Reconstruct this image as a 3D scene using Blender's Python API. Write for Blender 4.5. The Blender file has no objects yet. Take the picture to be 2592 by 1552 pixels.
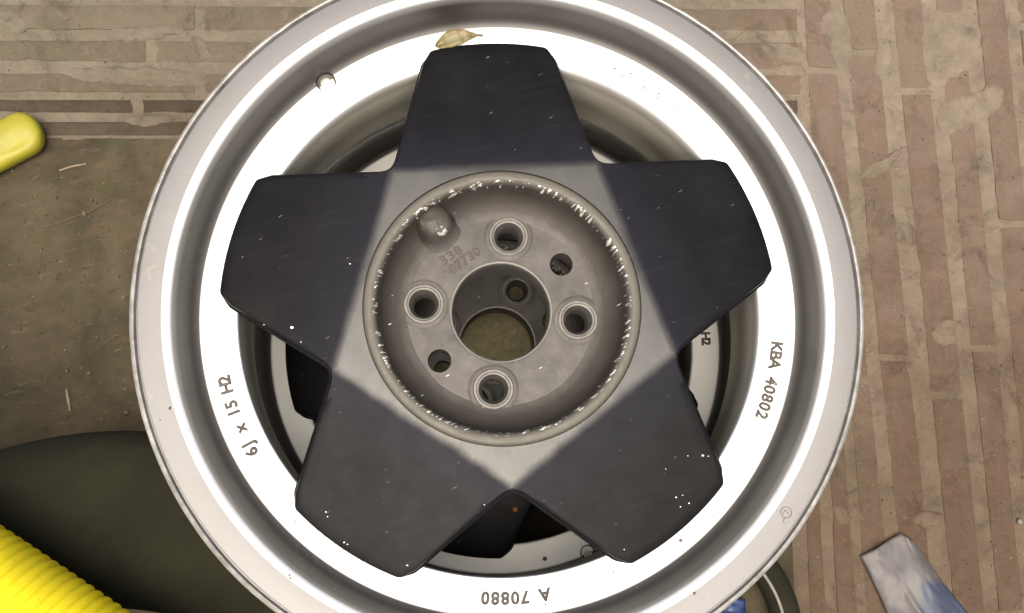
import bpy, bmesh, math, random
from mathutils import Vector, Matrix, Euler, noise
from mathutils.geometry import delaunay_2d_cdt
random.seed(7)
PI = math.pi
scene = bpy.context.scene
COL = scene.collection

# ------------------------------------------------------------ camera
F_PX, IW, IH = 2450.0, 2592.0, 1552.0
CAM = Vector((-0.02492, -0.08472, 0.53416))
TA, TB = 0.15218, -0.05417
ROT = Matrix.Rotation(TA, 3, 'X') @ Matrix.Rotation(TB, 3, 'Y')
cd = bpy.data.cameras.new('camera'); cam = bpy.data.objects.new('camera', cd); COL.objects.link(cam)
cam.matrix_world = Matrix.Translation(CAM) @ ROT.to_4x4()
cd.sensor_width = 36.0; cd.sensor_fit = 'HORIZONTAL'; cd.lens = F_PX / IW * 36.0
cd.clip_start = 0.01; cd.clip_end = 500
scene.camera = cam
scene.cycles.max_bounces = 14; scene.cycles.diffuse_bounces = 9; scene.cycles.glossy_bounces = 6

# ------------------------------------------------------------ world, sun, exposure
SUN_EL, SUN_AZ = 78.0, 195.0      # azimuth measured clockwise from +Y
w = bpy.data.worlds.new('World'); scene.world = w; w.use_nodes = True
nt = w.node_tree; bg = nt.nodes['Background']
sky = nt.nodes.new('ShaderNodeTexSky'); sky.sky_type = 'NISHITA'; sky.sun_disc = False
sky.sun_elevation = math.radians(SUN_EL); sky.sun_rotation = math.radians(SUN_AZ)
sky.air_density = 1.0; sky.dust_density = 9.0; sky.ozone_density = 0.6
nt.links.new(sky.outputs[0], bg.inputs[0]); bg.inputs[1].default_value = 0.15
sl = bpy.data.lights.new('sun', 'SUN'); sun = bpy.data.objects.new('sun', sl); COL.objects.link(sun)
sl.energy = 2.75; sl.angle = math.radians(50); sl.color = (1.0, 0.95, 0.83)
el, az = math.radians(SUN_EL), math.radians(SUN_AZ)
sd = Vector((math.cos(el) * math.sin(az), math.cos(el) * math.cos(az), math.sin(el)))
sun.rotation_euler = sd.to_track_quat('Z', 'Y').to_euler(); sun.location = (0, 0, 3)
vs = scene.view_settings; vs.view_transform = 'Standard'; vs.look = 'None'; vs.exposure = 0.75; vs.gamma = 1.0

ZG = -0.376          # ground level; z=0 is the face of the upper wheel
PITCH = 0.188

def U(px, py, z=ZG):
    """place of the photograph's point (px,py) on the horizontal plane z"""
    d = ROT @ Vector(((px - IW / 2) / F_PX, -(py - IH / 2) / F_PX, -1.0))
    t = (z - CAM.z) / d.z
    return CAM + d * t

# ------------------------------------------------------------ material helpers
class N:
    def __init__(s, name):
        s.m = bpy.data.materials.new(name); s.m.use_nodes = True
        s.t = s.m.node_tree; s.b = s.t.nodes['Principled BSDF']
        s.geo = s.t.nodes.new('ShaderNodeNewGeometry'); s.tc = s.t.nodes.new('ShaderNodeTexCoord')
    def new(s, ty, **kw):
        n = s.t.nodes.new(ty)
        for k, v in kw.items(): setattr(n, k, v)
        return n
    def link(s, a, b): s.t.links.new(a, b)
    def mapping(s, src, scale=(1, 1, 1), rot=(0, 0, 0), loc=(0, 0, 0)):
        n = s.new('ShaderNodeMapping'); n.inputs['Scale'].default_value = scale
        n.inputs['Rotation'].default_value = rot; n.inputs['Location'].default_value = loc
        s.link(src, n.inputs['Vector']); return n.outputs[0]
    def noise(s, vec, scale, detail=4, rough=.55, dist=0):
        n = s.new('ShaderNodeTexNoise'); n.inputs['Scale'].default_value = scale
        n.inputs['Detail'].default_value = detail; n.inputs['Roughness'].default_value = rough
        n.inputs['Distortion'].default_value = dist
        s.link(vec, n.inputs['Vector']); return n.outputs['Fac']
    def ramp(s, fac, stops, interp='LINEAR'):
        n = s.new('ShaderNodeValToRGB'); cr = n.color_ramp; cr.interpolation = interp
        while len(cr.elements) < len(stops): cr.elements.new(.5)
        for e, (p, c) in zip(cr.elements, stops):
            e.position = p; e.color = (c if isinstance(c, tuple) else (c, c, c)) + (1,)
        s.link(fac, n.inputs[0]); return n.outputs[0]
    def mix(s, fac, a, b, mode='MIX'):
        n = s.new('ShaderNodeMix', data_type='RGBA', blend_type=mode)
        for v, i in ((fac, 0), (a, 6), (b, 7)):
            if isinstance(v, (int, float)): n.inputs[i].default_value = v
            elif isinstance(v, tuple): n.inputs[i].default_value = v + (1,)
            else: s.link(v, n.inputs[i])
        return n.outputs[2]
    def math(s, op, a, b=0.0, c=None, clamp=False):
        n = s.new('ShaderNodeMath', operation=op, use_clamp=clamp)
        for i, v in enumerate((a, b) if c is None else (a, b, c)):
            if isinstance(v, (int, float)): n.inputs[i].default_value = v
            else: s.link(v, n.inputs[i])
        return n.outputs[0]
    def bump(s, h, strength, dist):
        n = s.new('ShaderNodeBump'); n.inputs['Strength'].default_value = strength
        n.inputs['Distance'].default_value = dist; s.link(h, n.inputs['Height'])
        s.link(n.outputs[0], s.b.inputs['Normal']); return n
    def set(s, **kw):
        for k, v in kw.items():
            i = s.b.inputs[k.replace('_', ' ')]
            if isinstance(v, (int, float)): i.default_value = v
            elif isinstance(v, tuple): i.default_value = v + (1,)
            else: s.link(v, i)

def m_star():
    """black paint: reflection put in as grey-brown colour and more gloss on the hub's pentagon, satin black out on the spokes"""
    n = N('black_star_paint'); P = n.tc.outputs['Object']
    sx = n.new('ShaderNodeSeparateXYZ'); n.link(P, sx.inputs[0])
    d = None
    for k in range(5):
        a = math.radians(92.6) + k * 2 * PI / 5
        t = n.math('ADD', n.math('MULTIPLY', sx.outputs[0], math.cos(a)), n.math('MULTIPLY', sx.outputs[1], math.sin(a)))
        d = t if d is None else n.math('MAXIMUM', d, t)
    d = n.math('ADD', d, n.math('MULTIPLY', n.math('SUBTRACT', n.noise(P, 35, 4, .6), .5), .004))
    out = n.ramp(n.math('MULTIPLY', d, 8), [(.632, 0.0), (.690, 1.0)], 'EASE')     # 79 mm .. 86 mm
    far = n.ramp(n.math('MULTIPLY', d, 8), [(.66, 0.0), (.95, 1.0)])
    a = n.noise(P, 28, 4, .6)
    spoke = n.mix(n.ramp(a, [(.35, 0.0), (.7, 1.0)]), (.0035, .0034, .0038), (.0068, .0066, .0070))
    spoke = n.mix(far, n.mix(.6, spoke, (.0095, .0095, .0150)), spoke)  # bluish sky sheen near the crease, put into the base colour
    hubc = n.mix(n.ramp(n.noise(P, 40, 5, .65), [(.35, 0.0), (.7, 1.0)]), (.014, .0135, .013), (.030, .028, .024))
    rot1 = n.mapping(P, (1, 1, 1), (0, 0, -.25)); scr = n.noise(n.mapping(rot1, (16, 260, 1)), 1.0, 4, .7)
    spoke = n.mix(n.math('MULTIPLY', n.ramp(scr, [(.55, 0.0), (.8, 1.0)]), .10), spoke, (.05, .05, .05))
    rot2 = n.mapping(P, (1, 1, 1), (0, 0, -.5)); sp = n.noise(n.mapping(rot2, (130, 620, 1)), 1.0, 2, .5)
    sp = n.ramp(sp, [(.735, 0.0), (.76, 1.0)])
    base = n.mix(out, hubc, spoke)
    n.set(Base_Color=n.mix(n.math('MULTIPLY', sp, .35), base, (.20, .20, .19)))
    n.set(Roughness=n.math('ADD', n.ramp(n.noise(P, 70, 5, .7), [(.3, .28), (.7, .38)]), n.math('MULTIPLY', out, .06)), Metallic=0.0)
    n.link(n.math('SUBTRACT', .43, n.math('MULTIPLY', out, .37)), n.b.inputs['Specular IOR Level'])
    n.bump(n.math('ADD', n.noise(P, 900, 3, .6), n.math('MULTIPLY', scr, .2)), .07, .0005)
    return n.m

def m_silver():
    """cast and machined aluminium of the rim: the flange's flat is greyer and more polished"""
    n = N('silver_aluminium'); P = n.tc.outputs['Object']
    sx = n.new('ShaderNodeSeparateXYZ'); n.link(P, sx.inputs[0])
    r = n.math('SQRT', n.math('ADD', n.math('POWER', sx.outputs[0], 2), n.math('POWER', sx.outputs[1], 2)))
    lip = n.ramp(n.math('MULTIPLY', r, 4), [(.7505, 0.0), (.7535, 1.0)])      # r>.186 machined face
    grime = n.ramp(n.noise(P, 55, 6, .65), [(.45, 0.0), (.75, 1.0)])
    ang = n.math('ARCTAN2', sx.outputs[1], sx.outputs[0])
    cv = n.new('ShaderNodeCombineXYZ'); n.link(n.math('MULTIPLY', ang, .6), cv.inputs[0]); n.link(n.math('MULTIPLY', r, 160), cv.inputs[1])
    streak = n.noise(cv.outputs[0], 6, 4, .6)
    band = n.mix(n.math('MULTIPLY', grime, .12), (.90, .89, .85), (.62, .60, .50))
    lipc = n.mix(n.math('MULTIPLY', grime, .25), (0.1075, 0.1035, 0.1022), (0.0860, 0.0806, 0.0726))
    lipc = n.mix(n.math('MULTIPLY', streak, .12), lipc, (0.1263, 0.1223, 0.1210))
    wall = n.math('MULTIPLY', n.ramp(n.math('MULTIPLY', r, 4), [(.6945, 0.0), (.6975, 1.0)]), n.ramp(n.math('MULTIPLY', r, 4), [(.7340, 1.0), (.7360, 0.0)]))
    band = n.mix(n.math('MULTIPLY', wall, 1.0), band, (.022, .019, .015))  # shade of the steep wall put into its base colour
    zz = n.ramp(n.math('MULTIPLY', sx.outputs[2], -10), [(.30, 0.0), (.36, 1.0)])   # unpainted, grimy barrel below the band
    edge = n.ramp(n.math('MULTIPLY', r, 4), [(.8100, 0.0), (.8125, 1.0)])
    en = n.ramp(n.noise(P, 75, 6, .7), [(.34, 0.0), (.66, 1.0)])
    lipc = n.mix(edge, lipc, n.mix(en, (.15, .142, .13), (.34, .33, .31)))
    smear = n.ramp(n.noise(n.mapping(P, (1, 1, 1), loc=(2, 2, 0)), 26, 7, .72, .6), [(.48, 0.0), (.66, 1.0)])
    lipc = n.mix(n.math('MULTIPLY', smear, .45), lipc, (.10, .094, .082))
    bev = n.math('MULTIPLY', n.ramp(n.math('MULTIPLY', r, 4), [(.7350, 0.0), (.7365, 1.0)]), n.ramp(n.math('MULTIPLY', r, 4), [(.7515, 1.0), (.7535, 0.0)]))
    polish = n.math('MULTIPLY', bev, n.math('SUBTRACT', 1.0, n.ramp(n.math('MULTIPLY', sx.outputs[2], -10), [(.016, 0.0), (.030, 1.0)])))
    base = n.mix(lip, band, lipc)
    base = n.mix(zz, base, n.mix(n.noise(P, 18, 5, .7), (.78, .75, .64), (.55, .51, .41)))
    fg = n.math('MULTIPLY', n.ramp(n.noise(P, 130, 7, .8, .5), [(.56, 0.0), (.72, 1.0)]), n.ramp(n.noise(P, 12, 2), [(.5, 0.0), (.62, 1.0)]))
    base = n.mix(n.math('MULTIPLY', fg, .5), base, (.22, .20, .13))
    # dirt specks
    v = n.new('ShaderNodeTexVoronoi'); v.inputs['Scale'].default_value = 120
    n.link(P, v.inputs['Vector'])
    spk = n.math('MULTIPLY', n.ramp(v.outputs['Distance'], [(.07, 1.0), (.11, 0.0)]), n.ramp(n.noise(P, 37, 2), [(.6, 0.0), (.64, 1.0)]))
    base = n.mix(n.math('MULTIPLY', spk, .55), base, (.12, .11, .09))
    n.set(Base_Color=base, Metallic=n.math('ADD', n.math('MULTIPLY', lip, .18), n.math('MULTIPLY', polish, .75)), Roughness=n.mix(polish, n.mix(lip, (.45, .45, .45), (.38, .38, .38)), (.17, .17, .17)))
    n.bump(n.math('ADD', n.math('MULTIPLY', streak, .35), n.noise(P, 420, 4, .7)), .10, .0008)
    return n.m

def m_hub():
    """dull cast hub, sooty brown grey, bare metal where the paint ring is chipped"""
    n = N('dirty_cast_hub'); P = n.tc.outputs['Object']
    sx = n.new('ShaderNodeSeparateXYZ'); n.link(P, sx.inputs[0])
    r = n.math('SQRT', n.math('ADD', n.math('POWER', sx.outputs[0], 2), n.math('POWER', sx.outputs[1], 2)))
    a = n.noise(P, 45, 6, .65)
    base = n.mix(n.ramp(a, [(.3, 0.0), (.72, 1.0)]), (.036, .032, .028), (.078, .071, .062))
    r10 = n.math('MULTIPLY', r, 10)
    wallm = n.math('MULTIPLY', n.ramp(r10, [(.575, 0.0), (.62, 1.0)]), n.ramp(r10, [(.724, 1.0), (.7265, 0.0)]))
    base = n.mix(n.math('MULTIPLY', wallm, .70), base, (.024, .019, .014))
    ring = n.ramp(r10, [(.7265, 0.0), (.731, 1.0)])
    base = n.mix(n.math('MULTIPLY', ring, .75), base, (.078, .072, .056))
    # chips: short streaks of bare metal round the ring's inner edge and a few on the face
    e = n.math('SUBTRACT', 1.0, n.math('MULTIPLY', n.math('ABSOLUTE', n.math('SUBTRACT', r, .0732)), 650), clamp=True)
    r1 = n.mapping(P, (1, 1, 1), (0, 0, -.52))
    st = n.noise(n.mapping(r1, (170, 560, 1)), 1.0, 3, .65)
    chip = n.math('MULTIPLY', n.ramp(st, [(.55, 0.0), (.60, 1.0)]), n.ramp(n.math('ADD', e, n.math('MULTIPLY', n.noise(P, 55, 2), .75)), [(.55, 0.0), (.78, 1.0)]))
    st2 = n.noise(n.mapping(r1, (70, 330, 1)), 1.0, 2, .5)
    chip2 = n.ramp(st2, [(.735, 0.0), (.76, 1.0)])
    ch = n.math('MAXIMUM', chip, chip2)
    n.set(Base_Color=n.mix(ch, base, (.72, .69, .62)), Metallic=n.math('MULTIPLY', ch, .3),
          Roughness=n.mix(ch, n.ramp(n.noise(P, 130, 5, .7), [(.3, .38), (.7, .6)]), (.3, .3, .3)))
    n.b.inputs['Specular IOR Level'].default_value = .26
    n.bump(n.math('ADD', n.noise(P, 220, 5, .7), n.math('MULTIPLY', ch, .5)), .25, .0012)
    return n.m

def m_plain(name, col, rough=.5, metal=0.0, var=.25, scale=60, bump=.15, bd=.0008, spec=.5):
    n = N(name); P = n.tc.outputs['Object']
    dk = tuple(c * (1 - var) for c in col); lt = tuple(min(1, c * (1 + var)) for c in col)
    n.set(Base_Color=n.mix(n.ramp(n.noise(P, scale, 5, .6), [(.3, 0.0), (.7, 1.0)]), dk, lt), Roughness=rough, Metallic=metal)
    n.b.inputs['Specular IOR Level'].default_value = spec
    if bump: n.bump(n.noise(P, scale * 6, 4, .65), bump, bd)
    return n.m

def ground_noise(n):
    P = n.geo.outputs['Position']
    return P

def yard_dirt_falloff(n, base, mortar=False):
    """films of dust and soot plus a painted light falloff that run across bricks and joints alike"""
    P = n.geo.outputs['Position']
    sx = n.new('ShaderNodeSeparateXYZ'); n.link(P, sx.inputs[0])
    film = n.ramp(n.noise(P, 16, 8, .72, .8), [(.46, 0.0), (.62, 1.0)])
    base = n.mix(n.math('MULTIPLY', film, .5), base, (0.1142, 0.0912, 0.0700))
    film2 = n.ramp(n.noise(n.mapping(P, (1, 1, 1), loc=(7, 3, 0)), 40, 8, .75, .5), [(.54, 0.0), (.66, 1.0)])
    base = n.mix(n.math('MULTIPLY', film2, .5), base, (0.1448, 0.1142, 0.0922))
    soot = n.ramp(n.noise(n.mapping(P, (1, 1, 1), loc=(3, 11, 0)), 26, 8, .76, .7), [(.53, 0.0), (.68, 1.0)])
    base = n.mix(n.math('MULTIPLY', soot, .62), base, (0.0408, 0.0317, 0.0191))
    green = n.ramp(n.noise(n.mapping(P, (1, 1, 1), loc=(13, 1, 0)), 12, 5, .6), [(.52, 0.0), (.66, 1.0)])
    base = n.mix(n.math('MULTIPLY', green, .18), base, (0.0867, 0.0845, 0.0509))
    falloff = n.ramp(n.math('ADD', n.math('MULTIPLY', sx.outputs[1], 1.3), n.math('MULTIPLY', n.noise(P, 9, 6, .7), 1.0)), [(.40, 1.0), (.90, 0.0)])  # light falloff painted in: paving darkens toward the near side
    base = n.mix(n.math('MULTIPLY', falloff, .75), base, n.mix(1.0, base, (.50, .43, .35), 'MULTIPLY'))
    fleck = n.ramp(n.noise(P, 420, 3, .75), [(.64, 0.0), (.72, 1.0)])
    base = n.mix(n.math('MULTIPLY', fleck, .55), base, (.26, .225, .175))
    fl2 = n.ramp(n.noise(n.mapping(P, (1, 1, 1), loc=(1, 5, 0)), 300, 3, .75), [(.66, 0.0), (.72, 1.0)])
    return n.mix(n.math('MULTIPLY', fl2, .6), base, (.025, .020, .012)), film2

def m_brick(k=1.0):
    n = N('worn_red_brown_brick' if k == 1 else 'dark_brick'); P = n.geo.outputs['Position']
    sx = n.new('ShaderNodeSeparateXYZ'); n.link(P, sx.inputs[0])
    oi = n.new('ShaderNodeObjectInfo')
    red = n.ramp(n.math('ADD', n.math('MULTIPLY', sx.outputs[0], 1.4), n.math('MULTIPLY', n.noise(P, 9, 3, .5), .25)), [(.36, 0.0), (.56, 1.0)])
    base = n.mix(red, (0.0898, 0.0720, 0.0478), (0.1102, 0.0779, 0.0551))
    base = n.mix(n.ramp(oi.outputs['Random'], [(0, 0.0), (1, .7)]), base, n.mix(red, (0.0612, 0.0473, 0.0281), (0.0796, 0.0502, 0.0343)))
    base = n.mix(n.ramp(n.noise(P, 85, 7, .75), [(.38, 0.0), (.7, .7)]), base, n.mix(red, (0.1020, 0.0848, 0.0624), (0.1306, 0.0947, 0.0707)))
    base, dust = yard_dirt_falloff(n, base)
    if k != 1: base = n.mix(1.0, base, (k, k * .95, k * .9), 'MULTIPLY')  # evenly darker version for the two rows next to the slab
    n.set(Base_Color=base, Roughness=.9)
    n.b.inputs['Specular IOR Level'].default_value = .2
    n.bump(n.math('ADD', n.noise(P, 240, 7, .8), n.math('MULTIPLY', dust, .6)), .7, .0020)
    return n.m

def m_mortar():
    n = N('sandy_mortar'); P = n.geo.outputs['Position']
    sx = n.new('ShaderNodeSeparateXYZ'); n.link(P, sx.inputs[0])
    red = n.ramp(n.math('ADD', n.math('MULTIPLY', sx.outputs[0], 1.4), n.math('MULTIPLY', n.noise(P, 9, 3, .5), .25)), [(.36, 0.0), (.56, 1.0)])
    a = n.ramp(n.noise(P, 30, 7, .7), [(.3, 0.0), (.7, 1.0)])
    base = n.mix(a, n.mix(red, (0.1111, 0.0914, 0.0641), (0.1270, 0.1023, 0.0732)), n.mix(red, (0.1474, 0.1252, 0.0938), (0.1905, 0.1523, 0.1144)))
    base, dust = yard_dirt_falloff(n, base, True)
    n.set(Base_Color=base, Roughness=.95)
    n.b.inputs['Specular IOR Level'].default_value = .15
    n.bump(n.math('ADD', n.noise(P, 320, 7, .82), n.math('MULTIPLY', dust, .5)), .8, .0022)
    return n.m

def m_slab():
    n = N('dirty_concrete'); P = n.geo.outputs['Position']
    a = n.ramp(n.noise(P, 11, 7, .68, .5), [(.36, 0.0), (.64, 1.0)])
    base = n.mix(a, (0.0229, 0.0185, 0.0088), (0.0528, 0.0422, 0.0229))
    r3 = n.mapping(P, (1, 1, 1), (0, 0, -.32))
    warm = n.ramp(n.noise(n.mapping(r3, (18, 46, 1)), 1.0, 6, .7), [(.5, 0.0), (.66, 1.0)])
    base = n.mix(n.math('MULTIPLY', warm, .5), base, (0.0660, 0.0405, 0.0229))
    pale = n.ramp(n.noise(n.mapping(r3, (60, 220, 1)), 1.0, 5, .7), [(.60, 0.0), (.72, 1.0)])
    base = n.mix(n.math('MULTIPLY', pale, .5), base, (0.1144, 0.0968, 0.0616))
    dark = n.ramp(n.noise(n.mapping(r3, (38, 95, 1)), 1.0, 7, .75, .5), [(.58, 0.0), (.69, 1.0)])
    base = n.mix(n.math('MULTIPLY', dark, .75), base, (0.0088, 0.0053, 0.0026))
    moss = n.ramp(n.noise(n.mapping(r3, (14, 30, 1), loc=(5, 2, 0)), 1.0, 4, .6), [(.62, 0.0), (.72, 1.0)])
    base = n.mix(n.math('MULTIPLY', moss, .4), base, (0.0264, 0.0334, 0.0070))
    n.set(Base_Color=base, Roughness=.85)
    n.b.inputs['Specular IOR Level'].default_value = .25
    n.bump(n.math('ADD', n.noise(P, 200, 6, .75), n.noise(P, 30, 3)), .45, .002)
    return n.m

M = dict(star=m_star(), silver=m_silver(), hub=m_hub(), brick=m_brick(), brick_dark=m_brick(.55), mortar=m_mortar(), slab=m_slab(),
         seat=m_plain('ground_bolt_seat', (.075, .070, .060), .42, .25, .25, 160, .2, .0006),
         ink=m_plain('lettering_edge_shade', (.060, .055, .045), .8, 0, .4, 500, 0),  # shade on the sides of raised letters, put into a dark colour
         ink2=m_plain('raised_cast_letters', (.045, .038, .03), .8, 0, .2, 300, 0),
         rubber=m_plain('dusty_black_rubber', (.0095, .0092, .0045), .9, 0, .3, 22, .25, .0015, .15),
         yellow=m_plain('yellow_hose_plastic', (.60, .50, .010), .5, 0, .16, 26, .15, .001, .35),
         yellow2=m_plain('weathered_yellow_plastic', (.20, .18, .014), .5, 0, .16, 35, .1, .0006, .35),
         chip=m_plain('bare_metal_chip', (.40, .39, .36), .35, .3, .2, 300, .1),
         crumb=m_plain('soil', (.10, .085, .055), .9, 0, .5, 200, .1),
         white=m_plain('pale_grit', (.13, .12, .10), .8, 0, .3, 200, .1),
         red=m_plain('reddish_grit', (.14, .06, .045), .8, 0, .2, 200, .1),
         twig=m_plain('dry_twig', (.060, .040, .022), .8, 0, .3, 200, .2),
         straw=m_plain('dry_straw', (.16, .12, .07), .8, 0, .2, 200, .2),
         lightened_ground=m_plain('lightened_yellow_ground', (.46, .42, .24), .9, 0, .25, 140, .5, .001),
         blue=m_plain('blue_plastic', (.010, .025, .08), .5, 0, .3, 80, .1),
         orange=m_plain('orange_flake', (.26, .10, .02), .8, 0, .3, 300, .1))

def m_leaf():
    n = N('yellowing_leaf'); P = n.tc.outputs['Object']
    sx = n.new('ShaderNodeSeparateXYZ'); n.link(P, sx.inputs[0])
    c = n.ramp(n.noise(n.mapping(P, (60, 260, 60)), 1, 4), [(.3, (.09, .055, .02)), (.5, (.085, .075, .014)), (.7, (.16, .10, .05))])
    tip = n.ramp(n.math('MULTIPLY', sx.outputs[0], 50), [(.62, 0.0), (.8, 1.0)])
    n.set(Base_Color=n.mix(tip, c, (.10, .07, .03)), Roughness=.5)
    n.bump(n.noise(P, 700, 3), .2, .0005)
    return n.m
M['leaf'] = m_leaf()

def m_wrapper():
    n = N('grey_film_with_blue_print'); P = n.tc.outputs['Object']
    sx = n.new('ShaderNodeSeparateXYZ'); n.link(P, sx.inputs[0])
    a = n.ramp(n.noise(n.mapping(P, (1, .6, 1)), 55, 4, .6), [(.3, 0.0), (.7, 1.0)])
    base = n.mix(a, (.060, .055, .055), (.090, .083, .078))
    ed = n.math('ADD', sx.outputs[0], n.math('MULTIPLY', n.noise(P, 60, 3), .010))
    mx = n.ramp(n.math('MULTIPLY', ed, 10), [(.14, 0.0), (.19, 1.0)])
    my = n.ramp(n.math('ADD', n.math('MULTIPLY', sx.outputs[1], -10), .0), [(.40, 0.0), (.46, 1.0)])
    n.set(Base_Color=n.mix(n.math('MULTIPLY', mx, my), base, (.036, .044, .066)), Roughness=.5)
    n.b.inputs['Specular IOR Level'].default_value = .25
    n.b.inputs['Coat Weight'].default_value = .06; n.b.inputs['Coat Roughness'].default_value = .12
    n.bump(n.noise(P, 60, 2, .4), .10, .002)
    return n.m
M['wrap'] = m_wrapper()

# ------------------------------------------------------------ object helpers
def mesh_obj(name, verts, faces, mat, parent=None, smooth=None):
    me = bpy.data.meshes.new(name); me.from_pydata([tuple(v) for v in verts], [], faces); me.update()
    return link(name, me, mat, parent, smooth)

def link(name, me, mat, parent=None, smooth=None):
    bm = bmesh.new(); bm.from_mesh(me); bmesh.ops.recalc_face_normals(bm, faces=bm.faces); bm.to_mesh(me); bm.free()
    if mat and not me.materials: me.materials.append(mat)
    if smooth is not None:
        me.shade_smooth()
        me.set_sharp_from_angle(angle=math.radians(smooth))
    o = bpy.data.objects.new(name, me); COL.objects.link(o)
    if parent: o.parent = parent
    return o

def tag(o, label, cat, group=None, kind=None):
    if label: o['label'] = label
    if cat: o['category'] = cat
    if group: o['group'] = group
    if kind: o['kind'] = kind
    return o

def struct(o):
    o['kind'] = 'structure'; return o

def empty(name, loc=(0, 0, 0)):
    o = bpy.data.objects.new(name, None); o.empty_display_size = .05; COL.objects.link(o); o.location = loc; return o

def lathe(profile, seg=256, closed=True, cx=0, cy=0):
    """revolve (r,z) round the z axis; returns verts, faces"""
    V, Fc = [], []
    m = len(profile)
    for i in range(seg):
        a = 2 * PI * i / seg; c, s = math.cos(a), math.sin(a)
        for r, z in profile: V.append((cx + r * c, cy + r * s, z))
    for i in range(seg):
        j = (i + 1) % seg
        for k in range(m if closed else m - 1):
            l = (k + 1) % m
            Fc.append((i * m + k, j * m + k, j * m + l, i * m + l))
    return V, Fc

def fillet(poly, radii, n=6):
    out = []
    m = len(poly)
    for i in range(m):
        p, a, b = Vector(poly[i]), Vector(poly[i - 1]), Vector(poly[(i + 1) % m])
        r = radii[i]
        if not r: out.append(tuple(p)); continue
        u, v = (a - p).normalized(), (b - p).normalized()
        half = u.angle(v) / 2
        d = min(r / math.tan(half), .49 * (a - p).length, .49 * (b - p).length); rr = d * math.tan(half)
        c = p + (u + v).normalized() * (rr / math.sin(half))
        s, e = p + u * d - c, p + v * d - c
        ang = math.atan2(s.x * e.y - s.y * e.x, s.dot(e))
        for k in range(n + 1):
            t = ang * k / n
            out.append((c.x + s.x * math.cos(t) - s.y * math.sin(t), c.y + s.x * math.sin(t) + s.y * math.cos(t)))
    return out

# ============================================================ GROUND
ground = struct(mesh_obj('ground', [(-40, -40, ZG - .03), (40, -40, ZG - .03), (40, 40, ZG - .03), (-40, 40, ZG - .03)], [(0, 1, 2, 3)], M['slab']))
bed_pts = [U(-900, -700, ZG - .0012), U(3600, -700, ZG - .0012), U(3600, 2300, ZG - .0012), U(-900, 2300, ZG - .0012)]
b0, b2 = bed_pts[3], bed_pts[1]
def grid_sheet(name, x0, x1, y0, y1, z, step, amp, freq, mat):
    nx, ny = int((x1 - x0) / step) + 1, int((y1 - y0) / step) + 1
    V = []
    for j in range(ny + 1):
        for i in range(nx + 1):
            x, y = x0 + (x1 - x0) * i / nx, y0 + (y1 - y0) * j / ny
            V.append((x, y, z + amp * noise.noise(Vector((x, y, 0)) * freq)))
    Fc = [(j * (nx + 1) + i, j * (nx + 1) + i + 1, (j + 1) * (nx + 1) + i + 1, (j + 1) * (nx + 1) + i) for j in range(ny) for i in range(nx)]
    return mesh_obj(name, V, Fc, mat, None, 60)
paving = struct(grid_sheet('brick_pavement', -0.9, 1.0, -0.75, 0.75, ZG - .0014, .006, .0009, 60, M['mortar']))

def brick(A, B, C, D, parent=paving, mt='brick'):
    """worn brick: quad outline A,B (one end) C,D (other end), near-flat top with rounded, nibbled edges"""
    L = ((A - D).length + (B - C).length) / 2; Wd = (A - B).length
    nl = max(4, int(L / .012)); nw = 3
    V = []; F4 = []
    top = ZG + random.uniform(-.0002, .0009)
    sd_ = random.random() * 50
    def P(u, v): return (A.lerp(B, v)).lerp(D.lerp(C, v), u)
    rows = []
    us = [0] + [i / nl for i in range(1, nl)] + [1]
    for ui, u in enumerate(us):
        row = []
        for vi, v in enumerate([0, .5 / nw, .5, 1 - .5 / nw, 1]):
            p = P(u, v)
            nz = noise.noise(Vector((p.x * 55, p.y * 55, sd_))); nz2 = noise.noise(Vector((p.x * 160, p.y * 160, sd_ + 9)))
            edge = vi in (0, 4) or ui in (0, len(us) - 1)
            # nibble sideways
            c = P(.5, .5)
            q = Vector((p.x, p.y, 0))
            if edge: q += (Vector((c.x, c.y, 0)) - q).normalized() * max(0, .0007 + .0022 * nz + .0020 * nz2)
            z = top + .0006 * nz - (.0012 if edge else 0)
            row.append(len(V)); V.append((q.x, q.y, z))
        rows.append(row)
    for i in range(len(rows) - 1):
        for k in range(4): F4.append((rows[i][k], rows[i][k + 1], rows[i + 1][k + 1], rows[i + 1][k]))
    loop = rows[0][:] + [r[-1] for r in rows[1:]] + rows[-1][-2::-1] + [r[0] for r in rows[-2:0:-1]]
    base = len(V)
    for i in loop: V.append((V[i][0], V[i][1], ZG - .006))
    for i in range(len(loop)):
        j = (i + 1) % len(loop); F4.append((loop[i], loop[j], base + j, base + i))
    return mesh_obj('brick', V, F4, M[mt], parent, 50)

# rows running left to right (edges as seen in the photograph, at x=200 and x=1850)
rows = [(-190, -122, -190, -122), (-92, -30, -90, -32), (12, 74, 21, 76), (102, 154, 106, 172),
        (186, 232, 190, 236), (252, 284, 254, 286), (308, 342, 310, 340)]
for ri, (a0, a1, c0, c1) in enumerate(rows):
    def row_pt(x, t):
        yl = a0 + (a1 - a0) * t; yr = c0 + (c1 - c0) * t
        return U(x, yl + (yr - yl) * (x - 200) / 1650)
    cuts = [-700 + 55 * ri, -180 - 30 * ri, 505 - 160 * (ri % 2) + (35 if ri == 3 else 0), 1060 - 140 * (ri % 2), 1520 + 60 * (ri % 3), 2042 - 6 * (ri % 3)]
    for k in range(len(cuts) - 1):
        g = 10
        brick(row_pt(cuts[k] + g, 0), row_pt(cuts[k] + g, 1), row_pt(cuts[k + 1] - g, 1), row_pt(cuts[k + 1] - g, 0), mt='brick_dark' if ri in (5, 6) else 'brick')
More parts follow.
